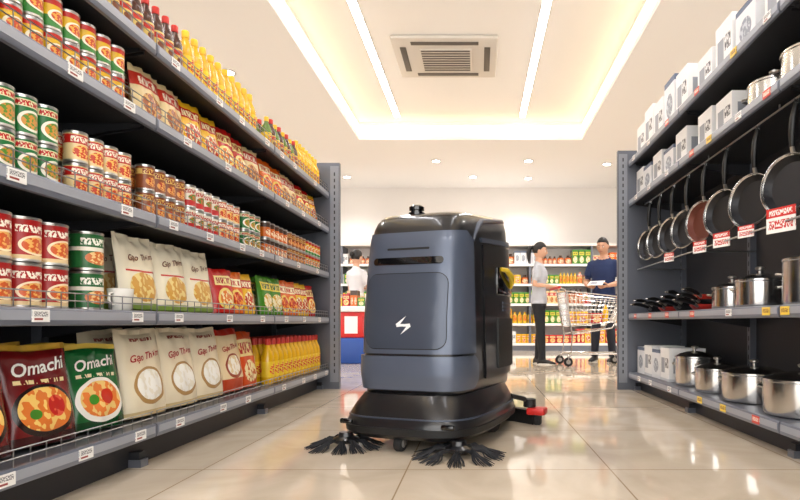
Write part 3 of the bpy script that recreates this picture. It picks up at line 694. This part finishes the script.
def person(name,Ht,loc,rz,shirt,pants,skin,arms,legs,hair='short',female=False,pitch=0,yaw=0,lean=0):
    S=Ht/1.70; g=Geo(); T=Geo()
    if female: tor=[(.86,.158,.118,0),(.93,.150,.115,0),(1.03,.130,.098,0),(1.12,.128,.095,0),(1.22,.145,.112,-.012),(1.30,.150,.110,-.008),(1.355,.135,.085,0),(1.40,.095,.066,.004),(1.44,.055,.052,.006)]; shx=.142;ar=.9
    else: tor=[(.84,.170,.122,0),(.93,.165,.122,0),(1.03,.155,.115,-.005),(1.14,.162,.115,-.004),(1.25,.178,.120,-.008),(1.33,.180,.110,0),(1.375,.160,.086,0),(1.415,.11,.070,.004),(1.45,.065,.06,.006)]; shx=.175;ar=1.08
    def ell(z,rx,ry,yo,k=24): return [(rx*math.cos(2*math.pi*j/k),yo+ry*math.sin(2*math.pi*j/k),z) for j in range(k)]
    T.loft([ell(*t) for t in tor],'x')
    T.loft([ell(z,rx,ry,0) for z,rx,ry in((.76,.10,.08),(.80,.145,.105),(.88,.150,.110),(.96,.135,.10))],'x')
    neck=((0,.014,1.40),(0,-.006,1.53)); T.tube(neck,[.056*ar,.050*ar],'x',14)
    segs=[]
    segs.append((neck[0],neck[1],.05,skin))
    for s,key in((1,'L'),(-1,'R')):
        sh=Vector((s*shx,0,1.352)); el=Vector(arms[key][0]); wr=Vector(arms[key][1])
        cut=sh.lerp(el,.62)
        T.tube([sh+Vector((-s*.05,0,.012)),sh,sh.lerp(el,.35),sh.lerp(el,.62),sh.lerp(el,.64)],[.05*ar,.055*ar,.058*ar,.060*ar,.052*ar],'x',14)
        T.tube([sh.lerp(el,.3),sh.lerp(el,.7),el,el.lerp(wr,.3),wr],[.043*ar,.041*ar,.037*ar,.036*ar,.024*ar],'x',12)
        segs.append((sh,cut,.06,shirt)); segs.append((cut,el,.04,skin)); segs.append((el,wr,.035,skin))
        hp=Vector((s*.085,0,.87)); kn=Vector(legs[key][0]); an=Vector(legs[key][1])
        T.tube([hp,hp.lerp(kn,.4),kn,kn.lerp(an,.35),kn.lerp(an,.8),an+Vector((0,0,-.01))],[.094,.084,.062,.062,.052,.052],'x',14)
        segs.append((hp,kn,.085,pants)); segs.append((kn,an,.06,pants))
    me=bpy.data.meshes.new('tmp'); me.from_pydata(T.v,[],T.f); o=bpy.data.objects.new('tmp',me); COL.objects.link(o)
    md=o.modifiers.new('r','REMESH'); md.mode='VOXEL'; md.voxel_size=.010; md2=o.modifiers.new('s','SMOOTH'); md2.factor=.5; md2.iterations=4
    bpy.context.view_layer.update(); dg=bpy.context.evaluated_depsgraph_get(); em=o.evaluated_get(dg).to_mesh()
    V=np.array([v.co[:] for v in em.vertices]); F=[tuple(p.vertices) for p in em.polygons]; Cn=np.array([p.center[:] for p in em.polygons])
    o.evaluated_get(dg).to_mesh_clear(); bpy.data.objects.remove(o)
    best=np.full(len(F),9.); mi=np.zeros(len(F),int); names=[]
    for k,(a,b2,r,m_) in enumerate(segs):
        names.append(m_); d,_=seg_d(Cn,np.array(a,float),np.array(b2,float)); d=d-r
        u=d<best; best[u]=d[u]; mi[u]=k
    zz=[t[0] for t in tor]; rx=np.interp(Cn[:,2],zz,[t[1] for t in tor]); ry=np.interp(Cn[:,2],zz,[t[2] for t in tor])
    d=(np.sqrt((Cn[:,0]/rx)**2+(Cn[:,1]/ry)**2)-1)*np.minimum(rx,ry)
    u=(d<best+.01)&(Cn[:,2]>tor[0][0]-.012)&(Cn[:,2]<1.45); mi[u]=len(names); names.append(shirt)
    colar=1.425 if female else 1.44
    ms=[]
    for i in range(len(F)):
        m_=names[mi[i]]; c=Cn[i]
        if m_==pants and c[2]>tor[0][0]-.012: m_=shirt
        if abs(c[0])<.1 and c[2]>1.38: m_=shirt if c[2]<colar+(.5*c[1]) else skin
        ms.append(m_)
    g.addraw(V.tolist(),F,ms)
    if not female:
        g.tube([(.060*math.cos(a),.008+.060*math.sin(a),1.448+.022*math.sin(a)) for a in np.linspace(0,2*math.pi,25)[:-1]],.010,shirt,8,closed=True)
    for s,key in((1,'L'),(-1,'R')):
        el,wr,n,cu=Vector(arms[key][0]),Vector(arms[key][1]),arms[key][2],arms[key][3]
        hand(g,wr,(wr-el),n,s,cu,skin)
        an=Vector(legs[key][1])
        R=[]
        for y,hw,ht in((.07,.022,.05),(.055,.034,.075),(.01,.037,.085),(-.05,.037,.065),(-.11,.044,.048),(-.155,.040,.036),(-.185,.022,.024)):
            R.append([(an.x+hw*math.cos(2*math.pi*k/14),an.y+y,max(0.004,an.z-.08+.0+ht/2*1.1+ht*.62*math.sin(2*math.pi*k/14))) for k in range(14)])
        g.loft(R,'shoe')
        g.loft([[ (an.x+q*hw*math.cos(2*math.pi*k/20),an.y-.055+q*.132*math.sin(2*math.pi*k/20),an.z-.08+z) for k in range(20)] for z,q,hw in((0.0,1,.044),(.018,1,.044))],'shoe_sole')
    Hd=Geo()
    def hf(p,hs=1.0):
        x,y,z=p
        if z<0: x*=1-.30*(-z)**1.4; y*= (1-.10*(-z)) if y<0 else (1-.30*(-z))
        if hs==1.0 and y<0:
            y-= .20*math.exp(-(x/.16)**2-((z+.16)/.16)**2)+ .10*math.exp(-(x/.11)**2-((z-.02)/.22)**2)
            y+= .07*(math.exp(-((abs(x)-.38)/.17)**2-((z-.06)/.13)**2))
            y-= .06*math.exp(-(x/.25)**2-((z+.48)/.1)**2)+.05*math.exp(-(x/.3)**2-((z+.82)/.15)**2)
        return (x,y,z)
    Hd.ball((0,0,0),(.076,.094,.118),skin,40,36,fn=hf)
    def hr(p):
        x,y,z=p
        if female: front,sidez,back=.50,-.15,-.35
        else: front,sidez,back=.55,.12,-.38
        t=(y+1)/2
        hl=np.interp(t,[0,.25,.45,.62,1],[front,front-.02,sidez+.12,sidez-.2,back])
        k=1/(1+math.exp(-(z-hl)*22)); sc=.93+(.17)*k
        p=hf(p,2); return (p[0]*sc,p[1]*sc,p[2]*sc)
    Hd.ball((0,.004,.006),(.076,.094,.118),'hair',40,36,fn=hr)
    for s in(-1,1):
        Hd.ball((s*.029,-.078,.008),(.0135,.010,.0075),'eyewhite',12,8); Hd.ball((s*.029,-.0855,.008),(.006,.004,.006),'hair',10,8)
        Hd.tube([(s*.014,-.092,.028),(s*.030,-.090,.033),(s*.045,-.080,.028)],[.002,.003,.002],'hair',6)
        Hd.ball((s*.076,.006,-.004),(.010,.020,.031),skin,12,10)
    Hd.tube([(-.022,-.082,-.052),(-.008,-.091,-.051),(0,-.0915,-.053),(.008,-.091,-.051),(.022,-.082,-.052)],[.002,.0045,.0045,.0045,.002],'lips',8)
    if hair=='ponytail': Hd.ball((0,.105,.045),(.024,.024,.026),'hair',12,8); Hd.tube([(0,.105,.05),(0,.140,.03),(0,.150,-.04),(0,.138,-.12),(0,.125,-.19)],[.018,.030,.032,.024,.006],'hair',12)
    if hair=='bun': Hd.ball((0,.115,.03),(.042,.036,.042),'hair',14,10)
    M=Matrix.Translation((0,-.012+(-.03 if pitch>.2 else 0),1.582))@Matrix.Rotation(yaw,4,'Z')@Matrix.Rotation(pitch,4,'X')
    g.addM(Hd,M)
    G=Geo(); G.add(g,(0,0,0),0,scale=S); return G.obj(name,loc=loc,rot=(0,0,rz),ang=60)
legsF={'L':((.085,-.01,.48),(.09,.02,.08)),'R':((-.085,-.03,.48),(-.09,-.05,.08))}
WA={'L':((.20,.05,1.10),(.17,-.17,1.085),(-.3,0,-1),1.0),'R':((-.20,.05,1.10),(-.17,-.17,1.085),(.3,0,-1),1.0)}
person('woman_shopper',1.67,(.84,7.72,0),math.radians(80),'shirt_grey','trousers_black','skin',WA,legsF,hair='ponytail',female=True,pitch=.15)
MZ=math.radians(-30)
person('man_shopper',1.80,(1.84,8.2,0),MZ,'shirt_navy','trousers_navy','skin2',
  {'L':((.25,.0,1.09),(.12,-.23,1.03),(-.5,0,.9),.7),'R':((-.25,.0,1.09),(-.12,-.23,1.03),(.5,0,.9),.7)},
  {'L':((.10,-.02,.48),(.12,.02,.08)),'R':((-.10,-.02,.48),(-.12,-.03,.08))},hair='short',pitch=.22)
person('shopper_at_counter',1.70,(-1.90,8.75,0),math.radians(150),'shirt_white','trousers_black','skin',
  {'L':((.19,-.06,1.10),(.12,-.28,1.12),(-.3,0,-1),.5),'R':((-.19,-.06,1.10),(-.12,-.28,1.12),(.3,0,-1),.5)},legsF,hair='bun',female=True,pitch=.15)
def ml(x,y,z): S=1.80/1.7; return (1.84+S*(x*math.cos(MZ)-y*math.sin(MZ)),8.2+S*(x*math.sin(MZ)+y*math.cos(MZ)),z*S)
g=Geo(); g.bbox(-.11,-.08,-.004,.11,.08,.004,'paper',.003); g.box(-.08,-.05,.0042,.02,.05,.005,'price_rail')
g.obj('product_leaflet',loc=ml(0,-.33,1.065),rot=(math.radians(25),0,MZ))
# ---------------- shopping cart
ct=empty('shopping_cart',(1.55,7.55,0),math.radians(5))
g=Geo()
def crr(t): return (-.36+(-.06)*t, .26+.17*t, .19+.08*t, .52+.46*t, .58+.32*t)
def rect(t,n=14):
    x0,x1,h,z0,z1=crr(t); P_=[]
    for a_,b_ in(((x0,-h,z0),(x1,-h*.8,z1)),((x1,-h*.8,z1),(x1,h*.8,z1)),((x1,h*.8,z1),(x0,h,z0)),((x0,h,z0),(x0,-h,z0))):
        for k in range(n): P_.append(tuple(a_[i]+(b_[i]-a_[i])*k/n for i in range(3)))
    return P_
for i in range(7):
    t=i/6; g.tube(rect(t,3),.0085 if i==6 else .0042,'stainless',6,closed=True)
A,B=rect(0,14),rect(1,14)
for p,q in zip(A,B): g.tube([p,q],.0034,'stainless',5)
for k in range(1,14): g.tube([A[k],A[42-k]],.0032,'stainless',5)
for k in range(1,6): y=-.19+k*.063; g.tube([(-.36,y,.52),(.26,y*.8,.58)],.0032,'stainless',5)
rp2=lambda g,n: g.obj(n,parent=ct)
rp2(g,'wire_basket')
g=Geo()
for s in(-1,1):
    g.tube([(-.52,s*.25,1.03),(-.44,s*.25,1.0),(-.38,s*.23,.6),(-.34,s*.22,.42),(-.36,s*.23,.16),(.36,s*.19,.16)],.011,'stainless',8)
    g.tube([(-.34,s*.22,.42),(.20,s*.18,.50),(.26,s*.16,.58)],.009,'stainless',8)
    g.tube([(-.36,s*.23,.16),(-.40,s*.24,.10)],.011,'stainless',8)
for x,y in((.34,.19),(-.34,.22),(0,.2)): g.tube([(x,-y,.16),(x,y,.16)],.008,'stainless',6)
rp2(g,'frame')
g=Geo(); g.tube([(-.52,-.27,1.03),(-.52,.27,1.03)],.017,'red_plastic',10); rp2(g,'handle')
g=Geo()
for x in(-.40,.36):
    for s in(-1,1):
        y=s*(.24 if x<0 else .19); w=Geo(); w.lathe([(.01,-.014),(.05,-.014),(.06,-.008),(.06,.008),(.05,.014),(.01,.014)],20,'rubber'); w.lathe([(.004,-.016),(.03,-.016),(.03,.016),(.004,.016)],12,'grey_rubber')
        g.add(w,(x,y,.06),0,rx=math.pi/2); g.tube([(x,y-.02,.06),(x+.0,y-.02,.12),(x,y,.155)],.006,'stainless',6); g.tube([(x,y+.02,.06),(x,y+.02,.12),(x,y,.155)],.006,'stainless',6)
rp2(g,'wheels')
g=Geo(); g.box(-.25,-.12,.56,-.1,.05,.72,'snack_yellow'); g.box(-.05,-.1,.57,.10,.1,.70,'snack_red'); g.lathe([(.04,0),(.04,.16),(.015,.20),(.015,.22)],12,'oil',c=(.17,0,.59)); rp2(g,'groceries')

# ---------------- lights/world
w=bpy.data.worlds.new('world'); scene.world=w; w.use_nodes=True
w.node_tree.nodes['Background'].inputs[0].default_value=(1,.99,.97,1); w.node_tree.nodes['Background'].inputs[1].default_value=3.4
mat('fill_panel_emit',(255,255,255),.5,emit=(250,249,252),es=9)  # glow of the added fill panels
for x,y in((-1.0,-1.2),(1.0,-1.2),(-4.2,4),(4.2,4),(-4.2,8),(4.2,8),(-4.2,0),(4.2,0)):  # out-of-view emissive panels, added as fill light over aisle and neighbours
    g=Geo(); g.box(x-.6,y-.3,-.012+H,x+.6,y+.3,H-.001,'fill_panel_emit'); 
    for a_ in((x-.63,y-.33,x+.63,y-.3),(x-.63,y+.3,x+.63,y+.33),(x-.63,y-.3,x-.6,y+.3),(x+.6,y-.3,x+.63,y+.3)): g.box(a_[0],a_[1],H-.015,a_[2],a_[3],H-.001,'ac_white')
    g.obj('added_fill_panel',smooth=False)
cam=bpy.data.cameras.new('camera'); co=bpy.data.objects.new('camera',cam); COL.objects.link(co)
co.location=(0,0,.58); co.rotation_euler=(math.pi/2,0,0); cam.sensor_width=36; cam.lens=25.2; cam.shift_x=-.0975; cam.shift_y=.09; cam.clip_start=.05
scene.camera=co
scene.view_settings.view_transform='Standard'; scene.view_settings.exposure=0.48
